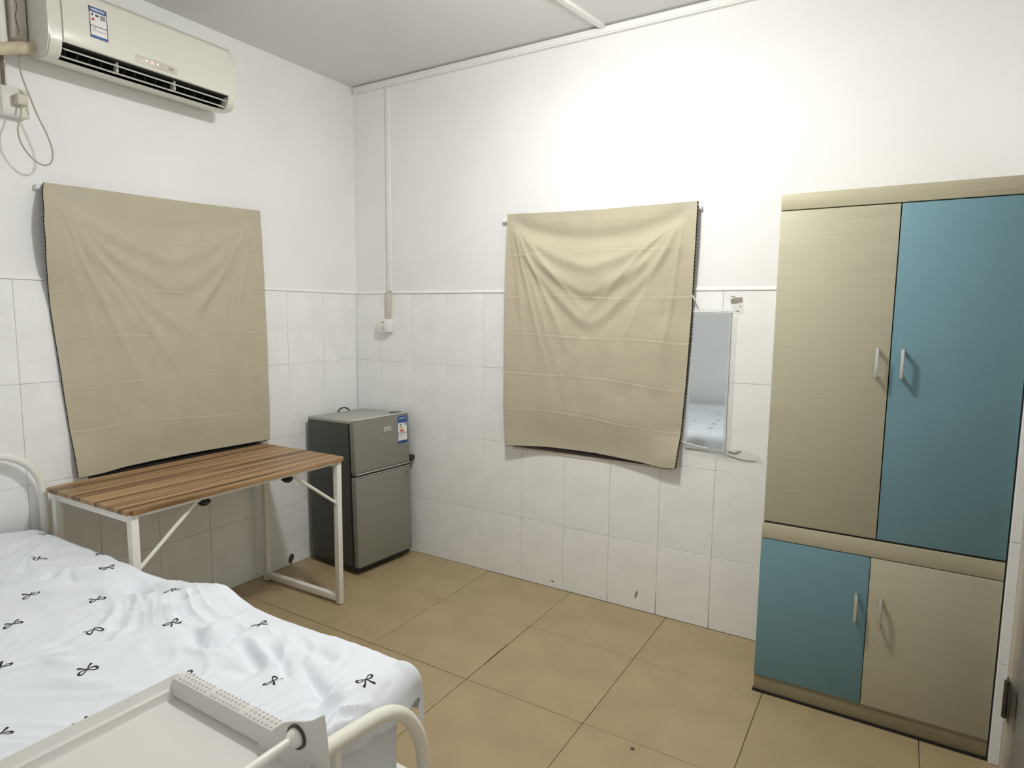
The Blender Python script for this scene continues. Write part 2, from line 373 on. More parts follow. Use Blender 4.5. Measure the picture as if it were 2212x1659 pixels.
# front panel: a thin shell over the body
pf = [(.1985, 2.578), (.2035, 2.54), (.2065, 2.50), (.2075, 2.45), (.2065, 2.405), (.203, 2.392)]; pb = [(x-.006, z) for x, z in pf][::-1]
obj('front_panel', prism(newbm(), pf+pb, 'y', AY0+.047, AY1-.042), 'acbody', ac)
def slot_pt(u, depth): return None
obj('air_outlet', prism(newbm(), [(.195, 2.3895), (.119, 2.3875), (.096, 2.3695), (.0865, 2.353), (.106, 2.347), (.108, 2.3495), (.0905, 2.355), (.099, 2.3685), (.121, 2.385), (.195, 2.387)], 'y', AY0+.046, AY1-.041), 'dark', ac)
for i in range(16):
    y = AY0+.07+i*.042
    obj('vane', prism(newbm(), [(.125, 2.384), (.160, 2.382), (.150, 2.356), (.118, 2.351), (.104, 2.360)], 'y', y, y+.0025), 'darkfin', ac, smooth=False)
for cx, cz, w_ in ((.180, 2.3715, .017), (.158, 2.350, .017)):
    g = prism(newbm(), [(cx-w_, cz+.008), (cx-w_*.3, cz+.0055), (cx+w_*.7, cz-.002), (cx+w_, cz-.006), (cx+w_*.9, cz-.0085), (cx-w_*.3, cz+.001), (cx-w_, cz+.004)], 'y', AY0+.05, AY1-.045); obj('louvre', g, 'acbody', ac)
for y in (-1.43, -1.20): bxo('louvre_bracket', 'acbody', ac, .140, .176, y-.003, y+.003, 2.350, 2.387, .001)
pan = bxo('display', 'agedpl', ac, .200, .2078, -1.375, -1.205, 2.402, 2.432, .001)
for y in (-1.332, -1.288):
    obj('indicator', lathe(newbm(), [(.0035, 0), (.0035, .0006)], (.2079, y, 2.4185), 'x', 10), 'led', pan)
obj('digits', text_bm('25', .015, lambda x, y: Vector((.2084, -1.310+x, 2.4185+y))), 'led', pan, smooth=False, recalc=False)
bxo('sensor', 'stickgrey', pan, .2079, .2083, -1.243, -1.222, 2.412, 2.422)
# energy label on the front panel (slightly curved like the panel)
st = empty('energy_label', (.2085, -1.50, 2.43), 'blue and white energy label stuck on the air conditioner', 'label')
def acx(z): return lerp_tab([(2.392, .203), (2.405, .2065), (2.45, .2075), (2.50, .2065), (2.54, .2035), (2.578, .1985)], z)
LY0, LY1, LZ0, LZ1 = -1.538, -1.476, 2.437, 2.5495
def lab(name, m, parent, y0, y1, z0, z1, o):
    g = newbm(); n = max(2, int((z1-z0)/.008)+1)
    grid(g, lambda u, v: Vector((acx(z0+(z1-z0)*v)+o, y0+(y1-y0)*u, z0+(z1-z0)*v)), 1, n); return obj(name, g, m, parent, recalc=False)
lab('label_sheet', 'stickwhite', st, LY0, LY1, LZ0, LZ1, .0008)
lab('header_band', 'stickblue', st, LY0, LY1, LZ1-.019, LZ1, .0012); lab('footer_band', 'stickblue', st, LY0, LY1, LZ0, LZ0+.010, .0012)
lab('header_text_strip', 'sticklight', st, LY0+.006, LY1-.006, LZ1-.014, LZ1-.005, .0015)
obj('header_text', text_bm('中国能效标识', .0082, lambda x, y: Vector((acx(LZ1-.0095)+.0019, (LY0+LY1)/2+x, LZ1-.0095+y))), 'stickwhite', st, smooth=False, recalc=False)
for y0, y1, z0, z1, m in ((LY0, LY0+.0022, LZ0, LZ1, 'ink2'), (LY1-.0022, LY1, LZ0, LZ1, 'ink2'), (LY0, LY1, LZ0+.042, LZ0+.0445, 'ink2'), (LY0+.008, LY0+.014, LZ1-.033, LZ1-.024, 'ink2'), (LY0+.021, LY0+.033, LZ1-.033, LZ1-.026, 'ink2'), (LY1-.024, LY1-.006, LZ1-.041, LZ1-.023, 'stickgrey'), (LY0+.008, LY0+.017, LZ1-.050, LZ1-.042, 'red'), (LY0+.008, LY0+.02, LZ0+.034, LZ0+.037, 'stickgrey'), (LY0+.008, LY1-.008, LZ0+.027, LZ0+.029, 'stickgrey')):
    lab('print', m, st, y0, y1, z0, z1, .0014)
# refrigerant pipe, duct and power point on the left
obj('insulated_pipe', tube(newbm(), [(.085, -1.672, 2.374), (.085, -1.70, 2.366), (.084, -1.75, 2.347), (.084, -1.83, 2.318), (.084, -2.0, 2.26), (.084, -2.25, 2.20)], .021, 14), 'pipewrap', None, label='yellowed foam-wrapped pipe leaving the air conditioner', cat='pipe')
t = empty('pipe_duct', (.03, -1.70, 2.40), 'grimy grey-white vertical duct beside the air conditioner', 'duct')
bxo('cover', 'agedpl', t, .001, .055, -1.727, -1.680, 2.40, H-.001, .004)
g = newbm(); pts = [(.0556, -1.712+.004*math.sin(i*1.7), 2.41+i*.022) for i in range(15)]
tube(g, pts, [.0009+.0009*abs(math.sin(i*2.3)) for i in range(15)], 5); obj('grime_crack', g, 'dirt', t)
obj('conduit_pipe', tube(newbm(), [(.03, -1.752, 2.35), (.03, -1.755, 2.55), (.03, -1.757, H-.001)], .018, 14), 'whitepl', None, label='white vertical plastic pipe left of the grimy duct', cat='pipe')
t = empty('power_outlet', (.03, -1.72, 2.12), 'white surface-mounted outlet with a plug below the air conditioner', 'socket')
bxo('back_box', 'whitepl', t, .001, .040, -1.772, -1.688, 2.126, 2.226, .003)
bxo('face_plate', 'acbody', t, .0402, .047, -1.772, -1.688, 2.126, 2.226, .003)
bxo('supply_cord', 'dirt', t, .002, .010, -1.752, -1.743, 2.2265, 2.345)
pl = empty('power_plug', (.075, -1.72, 2.15), 'beige three-pin plug with a long looping cord hanging below', 'plug')
g = newbm(); box(g, .0475, .083, -1.738, -1.702, 2.162, 2.200, .005); obj('plug_body', g, 'agedpl', pl)
g = newbm(); box(g, .055, .079, -1.718, -1.700, 2.200, 2.213, .003); obj('plug_grip', g, 'agedpl', pl)
def catmull(P, n=10):
    P = [Vector(p) for p in P]; out = []
    for i in range(len(P)-1):
        a = P[max(i-1, 0)]; b = P[i]; c = P[i+1]; d = P[min(i+2, len(P)-1)]
        for k in range(n):
            t_ = k/n; out.append(.5*((2*b)+(c-a)*t_+(2*a-5*b+4*c-d)*t_*t_+(3*b-a-3*c+d)*t_**3))
    return out+[P[-1]]
cord = catmull([(.070, -1.721, 2.162), (.073, -1.728, 2.12), (.080, -1.742, 2.07), (.086, -1.736, 2.02), (.09, -1.706, 1.975), (.09, -1.672, 1.958), (.088, -1.645, 1.975), (.086, -1.638, 2.02), (.084, -1.652, 2.075), (.08, -1.678, 2.14), (.078, -1.697, 2.20), (.076, -1.715, 2.26), (.070, -1.719, 2.30), (.058, -1.714, 2.33), (.052, -1.700, 2.352), (.050, -1.680, 2.356)])
obj('cord', tube(newbm(), cord, .0031, 8), 'cable', pl)

# ------------------------------------------------------------------ hanging cloths
def coons(Lc, Rc, Tc, Bc):
    def ip(tab, t):       # tab: list of (a,z) equally weighted by chord
        d = [0]
        for p, q in zip(tab, tab[1:]): d.append(d[-1]+math.hypot(q[0]-p[0], q[1]-p[1]))
        s = t*d[-1]
        for i in range(len(tab)-1):
            if s <= d[i+1]+1e-9:
                k = (s-d[i])/(d[i+1]-d[i]); return Vector((tab[i][0]+(tab[i+1][0]-tab[i][0])*k, tab[i][1]+(tab[i+1][1]-tab[i][1])*k))
        return Vector(tab[-1])
    c00, c10, c01, c11 = Vector(Tc[0]), Vector(Tc[-1]), Vector(Bc[0]), Vector(Bc[-1])
    def S(u, v):
        return (1-u)*ip(Lc, v)+u*ip(Rc, v)+(1-v)*ip(Tc, u)+v*ip(Bc, u)-((1-u)*(1-v)*c00+u*(1-v)*c10+(1-u)*v*c01+u*v*c11)
    return S
def ridge(d, w_): return math.exp(-(d/w_)**2)
def crease(d, w_): return (d/w_)*math.exp(-(d/w_)**2)
def linedist(u, v, p, ang):
    dx, dy = u-p[0], v-p[1]; t_ = dx*math.cos(ang)+dy*math.sin(ang); n = -dx*math.sin(ang)+dy*math.cos(ang); return t_, n
def fold_relief(u, v, amp, swag, seed):
    d = 0.
    for i, vc in enumerate((.165, .35, .515, .685, .85)):
        wob = .004*math.sin(u*9+i*2)
        d += .0021*crease(v-vc-wob-.012*(u-.5)*(i-1), .0048)*(.4+.6*abs(math.sin(u*5+i+seed)))+.0003*ridge(v-vc-wob-.012*(u-.5)*(i-1), .005)
    for uc in (.20, .37, .70):
        d += .0011*crease(u-uc, .006)*(.3+.7*abs(math.sin(v*6+uc*9)))
    # folds fanning from both upper corners down to the middle
    d += .0016*crease(v-.036-.006*math.sin(u*8+seed), .008)*(.5+.8*abs(noise.noise(Vector((u*11+seed, 0, 0)))))
    nz = noise.noise(Vector((u*4+seed, v*4, 2.2)))
    for p, angs in (((.04, .02), (.70, .80, .90, 1.0, 1.09, 1.18, 1.28, 1.38)), ((.95, .03), (2.42, 2.31, 2.2, 2.08, 1.97, 1.85, 1.75))):
        for k, a in enumerate(angs):
            t_, n = linedist(u, v, p, a+.05*math.sin(seed+k*1.7)+.03*nz)
            if t_ > .02:
                w_ = .007+.020*t_
                d += amp*.55*(.5+.5*math.sin(k*2.1+seed))*ridge(n, w_)*sstep(.03, .15, t_)*(1-sstep(.35+.1*(k % 3), .75+.1*(k % 3), t_))
    # slack swags hanging between the corners
    cu = 1-(2*u-1)**2
    for k, dp in enumerate((.20, .31, .43)):
        vv = .03+dp*(1-abs(2*u-1)**1.35)+.012*nz
        d += amp*(.55, .40, .35)[k]*(ridge(v-vv, .022)-.7*ridge(v-vv-.045, .025))*sstep(.08, .4, cu)
    d += swag*(-ridge(v-.03-.085*cu, .035)*sstep(.05, .35, cu)*1.0+.8*ridge(v-.10-.16*cu, .07)*sstep(.05, .4, cu))
    q = noise.noise(Vector((u*6+seed, v*7, .3)))*.0035+noise.noise(Vector((u*15+seed, v*18, 1.3)))*.0013*sstep(.1, .5, v)
    q += .006*abs(noise.noise(Vector((u*9+seed*2, v*6, 5.3))))*sstep(.2, .4, v)*(1-sstep(.7, .95, v))
    return d+q
def cloth(name, label, S, depth, tf, nu, nv, group):
    root = empty(name, tf(Vector((S(.5, 1)[0], -.05, S(.5, 1)[1]))), label, 'curtain', group)
    g = newbm(); grid(g, lambda u, v: tf(Vector((S(u, v)[0], -depth(u, v), S(u, v)[1]))), nu, nv)
    V = obj('cloth', g, 'curtain', root)
    # black lining just behind, its pinked (zigzag) edge peeping out at the sides and the foot
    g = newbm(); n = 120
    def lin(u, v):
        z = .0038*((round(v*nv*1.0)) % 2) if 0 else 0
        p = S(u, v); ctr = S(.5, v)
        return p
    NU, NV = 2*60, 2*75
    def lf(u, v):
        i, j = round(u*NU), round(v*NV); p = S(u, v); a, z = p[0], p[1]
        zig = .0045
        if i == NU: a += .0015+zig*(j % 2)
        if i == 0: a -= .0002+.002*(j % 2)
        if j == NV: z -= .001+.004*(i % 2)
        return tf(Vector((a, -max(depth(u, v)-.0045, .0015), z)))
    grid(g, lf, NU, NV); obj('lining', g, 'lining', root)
    return root
fr = lambda L_: [(a, c) for a, _, c in L_]
# back wall cloth
RL = [(1.109, 1.930), (1.109, 1.704), (1.110, 1.373), (1.114, 1.009), (1.128, .737)]
RR = [(2.075, 1.918), (2.074, 1.749), (2.068, 1.551), (2.061, 1.308), (2.052, 1.101), (2.041, .911), (2.028, .737)]
RT = [(1.109, 1.930), (1.386, 1.921), (1.63, 1.916), (1.854, 1.917), (2.075, 1.918)]
RB = [(1.128, .737), (1.158, .740), (1.365, .754), (1.621, .754), (1.857, .741), (1.968, .730), (2.028, .737)]
SR = coons(RL, RR, RT, RB)
def dR(u, v):
    base = .036+.012*sstep(.0, .25, v)
    side = .012*sstep(.22, 0, u)*sstep(.35, 1, v)+sstep(.78, 1, u)*(-.024*sstep(.08, .4, v)+.030*sstep(.84, .98, v))
    mid = -.020*math.sin(PI*u)**.8*sstep(.82, 1.0, v)
    return max(.006, base+side+mid+fold_relief(u, v, .0125, .017, 1.3))
rc = cloth('window_cloth', 'tan cloth hung over the back wall window, left of the mirror', SR, dR, idt, 210, 300, 'tan cloths covering the windows')
# left wall cloth; u runs from the bed side (near) to the corner
LL = [(-1.655, 1.904), (-1.666, 1.822), (-1.672, 1.753), (-1.668, 1.614), (-1.650, 1.438), (-1.636, 1.259), (-1.622, 1.074), (-1.606, .885), (-1.598, .7375)]
LR = [(-.692, 1.935), (-.684, 1.785), (-.680, 1.598), (-.675, 1.359), (-.673, 1.116), (-.673, .869), (-.675, .746)]
LT = [(-1.655, 1.904), (-1.551, 1.908), (-1.301, 1.914), (-1.027, 1.921), (-.692, 1.935)]
LB = [(-1.598, .7375), (-1.557, .7375), (-1.497, .739), (-1.429, .747), (-1.306, .752), (-1.128, .752), (-.93, .750), (-.675, .746)]
SL = coons(LL, LR, LT, LB)
def dL(u, v):
    base = .042-.012*u
    k_ = sstep(.30, 0, u)
    bulge = k_*(.022*sstep(.02, .10, v)*(1-sstep(.14, .42, v))-.030*sstep(.16, .42, v)+.018*sstep(.82, .97, v))
    mid = -.012*math.sin(PI*u)**.8*sstep(.86, 1.0, v)
    return max(.006, base+bulge+mid+fold_relief(u, v, .0080, .006, 4.1))
lc = cloth('window_cloth', 'tan cloth hung over the left wall window above the desk', SL, dL, toleft, 210, 300, 'tan cloths covering the windows')
for par, z_, pts, tf in ((rc, 0, [(1.072, 1.900), (2.088, 1.893)], idt), (lc, 0, [(-1.672, 1.888), (-.68, 1.915)], toleft)):
    g = newbm(); tube(g, [tf(Vector((pts[0][0], -.0125, pts[0][1]))), tf(Vector((pts[1][0], -.0125, pts[1][1])))], .0115, 12)
    obj('curtain_rod', g, 'whitepl', None, label='white rod behind the cloth on the back wall window' if par is rc else 'white rod behind the cloth on the left wall window', cat='rod', group='curtain rods')
def tape(parent, S, dep, tf, u0, u1, v0, v1, ang=0):
    g = newbm(); cu, cv = (u0+u1)/2, (v0+v1)/2
    def f(a, b):
        x, y = (a-.5)*(u1-u0), (b-.5)*(v1-v0); u = cu+x*math.cos(ang)-y*math.sin(ang); v = cv+x*math.sin(ang)+y*math.cos(ang)
        uu, vv = min(1, max(0, u)), min(1, max(0, v)); p = S(uu, vv)
        return tf(Vector((p[0]+(u-uu), -max(dep(uu, vv)+.0012, .002), p[1]-(v-vv)*1.2)))
    grid(g, f, 12, 8); obj('tape', g, 'tape2', parent)
tape(rc, SR, dR, idt, .90, .985, .0, .055, -.5); tape(rc, SR, dR, idt, .06, .11, -.01, .05, .1)
tape(lc, SL, dL, toleft, .05, .17, -.012, .05, .12); tape(lc, SL, dL, toleft, .91, .97, -.02, .03, 0)

# ------------------------------------------------------------------ mirror
mi = empty('wall_mirror', (2.145, -.004, .82), 'narrow frameless mirror taped to the tiles beside the wardrobe', 'mirror')
bxo('glass', 'mirror', mi, 2.056, 2.233, -.0075, -.0015, .829, 1.438, .0)
bxo('backing', 'ink2', mi, 2.055, 2.2345, -.0045, -.0012, .8275, 1.4392)
def patch(name, m, parent, pts, y, th=.0006, n=0):
    g = newbm(); A = [g.verts.new((x, y, z)) for x, z in pts]; f = g.faces.new(A)
    r = bmesh.ops.extrude_face_region(g, geom=[f]); bmesh.ops.translate(g, verts=[v for v in r['geom'] if isinstance(v, bmesh.types.BMVert)], vec=(0, th, 0))
    return obj(name, g, m, parent, smooth=False)
patch('tape', 'tape', mi, [(2.04, 1.432), (2.24, 1.436), (2.243, 1.462), (2.04, 1.458)], -.0082)
patch('tape', 'tape', mi, [(2.222, .84), (2.252, .84), (2.256, 1.43), (2.226, 1.434)], -.0082)
patch('tape', 'tape', mi, [(2.02, .846), (2.10, .832), (2.25, .812), (2.25, .838), (2.10, .845), (2.02, .870)], -.0082)
patch('tape', 'tape', mi, [(2.03, .85), (2.066, .85), (2.072, 1.43), (2.04, 1.43)], -.0082)
obj('tape_edge', tube(newbm(), [(2.02, -.0095, .868), (2.05, -.0095, .853), (2.10, -.0098, .845), (2.16, -.0098, .838)], .0018, 6), 'stickwhite', mi)
obj('tape_edge', tube(newbm(), [(2.06, -.0092, 1.441), (2.13, -.0092, 1.443), (2.21, -.0092, 1.447), (2.238, -.0092, 1.447)], .0016, 6), 'stickwhite', mi)
sc_ = empty('tape_scrap', (2.25, -.002, 1.46), 'torn grubby tape scrap stuck on the tile above the mirror', 'tape')
def jag(cx, cz, a, b, n, s):
    random.seed(s); return [(cx+a*math.cos(2*PI*i/n)*random.uniform(.75, 1.1), cz+b*math.sin(2*PI*i/n)*random.uniform(.7, 1.1)) for i in range(n)]
patch('film', 'tape', sc_, [(2.222, 1.515), (2.240, 1.508), (2.272, 1.505), (2.280, 1.478), (2.285, 1.440), (2.262, 1.430), (2.245, 1.440), (2.225, 1.475)], -.0016)
patch('glue', 'residue', sc_, [(2.226, 1.497), (2.245, 1.505), (2.274, 1.506), (2.276, 1.488), (2.25, 1.480), (2.229, 1.479)], -.0022)
patch('glue', 'residue', sc_, [(2.224, 1.514), (2.232, 1.509), (2.246, 1.504), (2.242, 1.511)], -.0022)
patch('glue', 'residue', sc_, jag(2.267, 1.468, .004, .003, 8, 3), -.0022); patch('glue', 'residue', sc_, jag(2.258, 1.447, .008, .003, 9, 5), -.0022)
s2 = empty('loose_tape', (2.29, -.002, .80), 'crumpled grey tape end trailing from below the mirror', 'tape')
patch('strip', 'residue', s2, [(2.245, .829), (2.275, .823), (2.295, .834), (2.302, .846), (2.290, .840), (2.270, .832), (2.25, .836)], -.0018)
patch('strip', 'residue', s2, [(2.205, .826), (2.25, .817), (2.30, .806), (2.345, .805), (2.375, .808), (2.345, .800), (2.30, .801), (2.25, .811)], -.0018)
patch('film', 'tape', s2, [(2.05, .80), (2.25, .79), (2.40, .795), (2.375, .83), (2.28, .85), (2.25, .84), (2.05, .83)], -.0012)
# a little hook stub by the cloth edge
obj('wall_hook', tube(newbm(), [(2.065, -.001, 1.512), (2.068, -.030, 1.512), (2.075, -.040, 1.508), (2.082, -.040, 1.495), (2.080, -.034, 1.488)], .004, 8), 'agedpl', None, label='small beige hook beside the tan cloth edge above the mirror', cat='hook')

# ------------------------------------------------------------------ wardrobe
WY = -.392
wd = empty('wardrobe', (2.828, -.2, 0), 'tall wardrobe with pale wood and blue doors against the back wall', 'wardrobe')
bxo('side_panel', 'tan', wd, 2.468, 2.486, WY+.019, -.009, .006, 1.85, .001); bxo('side_panel', 'tan', wd, 3.166, 3.184, WY+.019, -.009, .006, 1.85, .001)
bxo('back_panel', 'tan', wd, 2.487, 3.165, -.018, -.010, .07, 1.84); bxo('shelf', 'tan', wd, 2.487, 3.165, WY+.03, -.019, .62, .64)
bxo('top_rail', 'tan2', wd, 2.470, 3.186, WY, -.009, 1.7975, 1.852, .0012)
bxo('middle_rail', 'tan2', wd, 2.466, 3.186, WY, WY+.018, .6065, .6655, .0012)
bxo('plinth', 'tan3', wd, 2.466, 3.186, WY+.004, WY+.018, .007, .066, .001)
bxo('gap_shade_strip', 'black', wd, 2.472, 3.184, WY+.0045, WY+.019, .6656, .6745)  # black strip painting the shade in the open gap under the upper doors
bxo('base_strip', 'black', wd, 2.462, 3.188, WY-.003, -.01, .0005, .0065)
bxo('side_gap_shade', 'black', wd, 3.1845, 3.1905, WY+.006, -.03, .0066, 1.85)  # no real part: black filler painting the shaded gap beside the wall pier
def wdoor(m, x0, x1, z0, z1, hx, h0, h1):
    d = bxo('door', m, wd, x0, x1, WY-.001, WY+.017, z0, z1, .0015)
    g = newbm(); n = 6
    box(g, hx-.0055, hx+.0055, WY-.034, WY-.026, h0, h1, .0025)
    for z in (h0+.006, h1-.006): box(g, hx-.0048, hx+.0048, WY-.030, WY-.0012, z-.005, z+.005, .001)
    obj('handle', g, 'alu', d)
wdoor('tan', 2.470, 2.8325, .6730, 1.7935, 2.797, 1.226, 1.326); wdoor('blue', 2.8355, 3.186, .6730, 1.7935, 2.869, 1.228, 1.324)
wdoor('blue', 2.466, 2.8215, .0685, .6035, 2.788, .376, .472); wdoor('tan', 2.8235, 3.186, .0685, .6035, 2.861, .372, .470)

# ------------------------------------------------------------------ fridge (slightly turned, leaning back)
fq = (.0662, -.4324, -.0772, .030, .3938, .4039, .8229, .016)
FRX = Matrix.Translation((fq[0]-.004, fq[1]+.004, fq[7])) @ Matrix.Rotation(fq[2], 4, 'Z') @ Matrix.Rotation(-fq[3], 4, 'Y')
D, W_, HF = fq[4], fq[5], fq[6]
FRl = Matrix.Rotation(0, 4, 'Z')
fr_ = empty('mini_fridge', FRX @ Vector((D/2, W_/2, 0)), 'small two-door silver-grey fridge standing in the corner', 'refrigerator')
XF = FRX
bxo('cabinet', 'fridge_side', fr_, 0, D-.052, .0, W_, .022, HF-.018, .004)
bxo('plinth', 'black', fr_, .01, D-.02, .006, W_-.006, -.006, .022, .003)
bxo('top_lid', 'fridge_top', fr_, 0, D-.012, 0, W_, HF-.0178, HF, .005)
ZS = .528
bxo('gasket', 'black', fr_, D-.052, D-.042, .0005, W_-.0005, .024, HF-.02)
bxo('gap_shade_strip', 'black', fr_, D-.0415, D-.004, .003, W_-.003, ZS-.0085, ZS+.0015)  # black strip set in so the gap between the doors reads as shaded
for z0, z1, nm in ((.018, ZS-.013, 'lower'), (ZS+.008, HF-.001, 'upper')):
    g = box(newbm(), D-.042, D, 0, W_, z0, z1, .009, 3); dd = obj('door', g, 'fridge', fr_)
    if nm == 'upper':
        bxo('door_top_trim', 'fridge_trim', dd, D-.040, D-.001, .004, W_-.004, HF-.0008, HF+.004, .0018)
        bxo('door_lip', 'fridge_trim', dd, D-.038, D+.001, .004, W_-.004, z0-.006, z0-.0005, .002)
        b_ = bxo('badge', 'fridge_trim', dd, D+.0003, D+.003, .205, .262, .738, .764, .0012)
        bxo('badge_print', 'stickgrey', b_, D+.0031, D+.0035, .215, .255, .7475, .7535)
        # energy label
        lb = bxo('energy_label', 'stickwhite', dd, D+.0002, D+.0010, .312, .386, .655, .812)
        for y0, y1, a, b, m in ((.312, .386, .772, .812, 'stickblue'), (.312, .386, .655, .671, 'stickblue'), (.312, .3145, .671, .772, 'stickblue'), (.3835, .386, .671, .772, 'stickblue'), (.3145, .3835, .712, .715, 'ink2'), (.328, .343, .760, .766, 'ink2'), (.328, .346, .751, .756, 'green'), (.328, .350, .742, .747, 'yellow'), (.328, .354, .734, .739, 'orange'), (.328, .360, .722, .730, 'red'), (.322, .375, .703, .706, 'stickgrey'), (.322, .375, .693, .695, 'stickgrey'), (.322, .36, .683, .685, 'stickgrey')):
            bxo('print', m, lb, D+.0011, D+.0014, y0, y1, a, b)
        bm_ = lathe(newbm(), [(.006, 0), (.006, .0003)], (D+.0011, .372, .763), 'x', 12); obj('print', bm_, 'stickblue', lb)
        obj('header_text', text_bm('中国能效标识', .0098, lambda x, y: Vector((D+.0018, .349+x, .798+y))), 'stickwhite', lb, smooth=False, recalc=False)
        obj('header_text', text_bm('CHINA ENERGY LABEL', .0062, lambda x, y: Vector((D+.0018, .349+x, .783+y))), 'sticklight', lb, smooth=False, recalc=False)
    else:
        bxo('door_lip', 'fridge_trim', dd, D-.038, D+.001, .004, W_-.004, z1+.0005, z1+.004, .0015)
        random.seed(4)
        for k in range(9): bxo('residue', 'fridge_side', dd, D+.0002, D+.0005, .352+random.uniform(0, .03), .356+random.uniform(.005, .035), z1-.075+k*.006, z1-.072+k*.006)
# black lock on the hinge side, cord on top
g = lathe(newbm(), [(.004, -.014), (.015, -.013), (.019, -.005), (.019, .010), (.015, .014), (.003, .0145)], (D-.012, W_+.0205, .556), 'x', 14); lk = obj('hinge_lock', g, 'black', fr_)
bxo('lock_bracket', 'rust', fr_, D-.040, D-.012, W_+.0005, W_+.006, .515, .585, .001)
obj('top_hinge_cover', box(newbm(), D-.085, D-.035, W_-.075, W_-.012, HF+.0003, HF+.006, .003), 'fridge_side', fr_)
obj('power_cord', tube(newbm(), catmull([(.012, .20, HF-.012), (.008, .215, HF+.012), (.010, .245, HF+.022), (.014, .275, HF+.012), (.016, .292, HF-.012)]), .004, 8), 'black', fr_)
XF = None

# ------------------------------------------------------------------ desk (turned a few degrees)
DL, DD, DZ = 1.015, .585, .735
ang = math.radians(1.2)
DKX = Matrix.Translation((.648, -1.722, 0)) @ Matrix.Rotation(ang, 4, 'Z')      # local: x -> 0..-depth (towards wall), y -> 0..length
dk = empty('desk', DKX @ Vector((-DD/2, DL/2, 0)), 'small desk with striped wood top on a white steel frame', 'desk')
XF = DKX
g = newbm(); box(g, -DD, 0, 0, DL, DZ-.016, DZ)
bmesh.ops.bevel(g, geom=[e for e in g.edges if abs(e.verts[0].co.z-e.verts[1].co.z) > .01], offset=.014, segments=4, affect='EDGES')
bmesh.ops.bevel(g, geom=[e for e in g.edges if abs(e.verts[0].co.z-e.verts[1].co.z) < .001], offset=.0015, segments=1, affect='EDGES'); obj('tabletop', g, 'desk', dk)
T = .030; Zt = DZ-.0165
def leg(x, y): return bxo('leg', 'white_metal', dk, x-T, x, y, y+T*.9, .004, Zt, .002)
for y in (.014, DL-.014-T*.9):
    leg(-.014, y); leg(-DD+.014+T, y)
    bxo('top_bar', 'white_metal', dk, -DD+.014+T+.0005, -.014-T-.0005, y, y+T*.9, Zt-.030, Zt, .002)
    bxo('foot_bar', 'white_metal', dk, -DD+.014+T+.0005, -.014-T-.0005, y, y+T*.9, .018, .048, .002)
    for x in (-.014-T, -DD+.014): bxo('foot_pad', 'black', dk, x+.002, x+T-.002, y+.002, y+T*.9-.002, 0, .004)
bxo('front_bar', 'white_metal', dk, -.040, -.018, .014+T, DL-.014-T, Zt-.014, Zt, .002)
for ya, yb, sgn in ((.014+T*.9, .285, 1), (DL-.014-T*.9, DL-.285, -1)):
    obj('brace', tube(newbm(), [(-.029, ya, .515), (-.029, ya+sgn*.01, .522), (-.045, yb-sgn*.01, Zt-.024), (-.045, yb+sgn*.012, Zt-.018)], .0075, 10), 'white_metal', dk)
    obj('knob', lathe(newbm(), [(.004, -.046), (.014, -.044), (.026, -.032), (.022, -.024), (.012, -.018), (.012, -.0005)], (-.046, yb+sgn*.022, Zt), 'z', 16), 'black', dk)
    obj('bolt', lathe(newbm(), [(.006, 0), (.006, .006), (.003, .007)], (-.029, ya, .508), 'y', 10), 'black', dk)
XF = None

# ------------------------------------------------------------------ bed
BX0, BX1 = .045, 1.955            # head and foot tubes
BY0, BY1 = -1.733, -3.235         # far and near posts
bed = empty('bed', (1.0, (BY0+BY1)/2, 0), 'white tubular metal double bed with arched head and foot', 'bed')
def arch(x, top, rad, r, z0=0.0, n=10):
    pts = [(x, BY0, z0), (x, BY0, (z0+top-rad)/2), (x, BY0, top-rad)]
    for i in range(1, n+1):
        a = PI/2*i/n; pts.append((x, BY0-rad*(1-math.cos(a)), top-rad+rad*math.sin(a)))
    for i in range(0, n+1):
        a = PI/2*i/n; pts.append((x, BY1+rad*(1-math.sin(a)), top-rad+rad*math.cos(a)))
    pts += [(x, BY1, (z0+top-rad)/2), (x, BY1, z0)]
    return tube(newbm(), pts, r, 16)
obj('headboard', arch(BX0, .884, .165, .0145), 'white_metal', bed); 
half = [(-1.738, 0.), (-1.738, .18), (-1.740, .33), (-1.744, .384), (-1.755, .433), (-1.776, .475), (-1.801, .510), (-1.832, .537), (-1.863, .553), (-1.900, .563), (-1.952, .570), (-2.027, .577), (-2.15, .585), (-2.30, .590)]
mir = [(BY0+BY1-y, z) for y, z in half][::-1]
obj('footboard', tube(newbm(), catmull([(BX1, y, z) for y, z in half+[(-2.484, .592)]+mir], 5), .0165, 16), 'cream_metal', bed)
for x, top, r in ((BX0, .884, .009), (BX1, .585, .009)):
    obj('cross_bar', tube(newbm(), [(x, BY0-.012, .27), (x, BY1+.012, .27)], .012, 12), 'white_metal', bed)
    ys_ = [BY0-.275-.19*k for k in range(6)] if x == BX1 else [BY0-.45-.2*k for k in range(4)]
    for y in ys_: obj('spindle', tube(newbm(), [(x, y, .282), (x, y, top-.012)], r, 10), 'cream_metal', bed)
for y in (BY0+.004, BY1-.004):
    rl = bxo('side_rail', 'white_metal', bed, BX0+.018, BX1-.019, y-.012, y+.012, .262, .302, .003)
    for x in (BX0+.03, BX1-.030): bxo('rail_bolt', 'black', rl, x-.009, x+.009, y+.0125, y+.022, .285, .299, .002)
for k in range(9):
    x = BX0+.12+k*.208; bxo('slat', 'white_metal', bed, x, x+.06, BY1+.010, BY0-.010, .282, .298)
for y in (BY0, BY1):
    obj('bolt_cap', lathe(newbm(), [(.011, 0), (.011, .006), (.006, .009)], (BX1+.0165, y, .322), 'x', 12), 'chrome', bed)
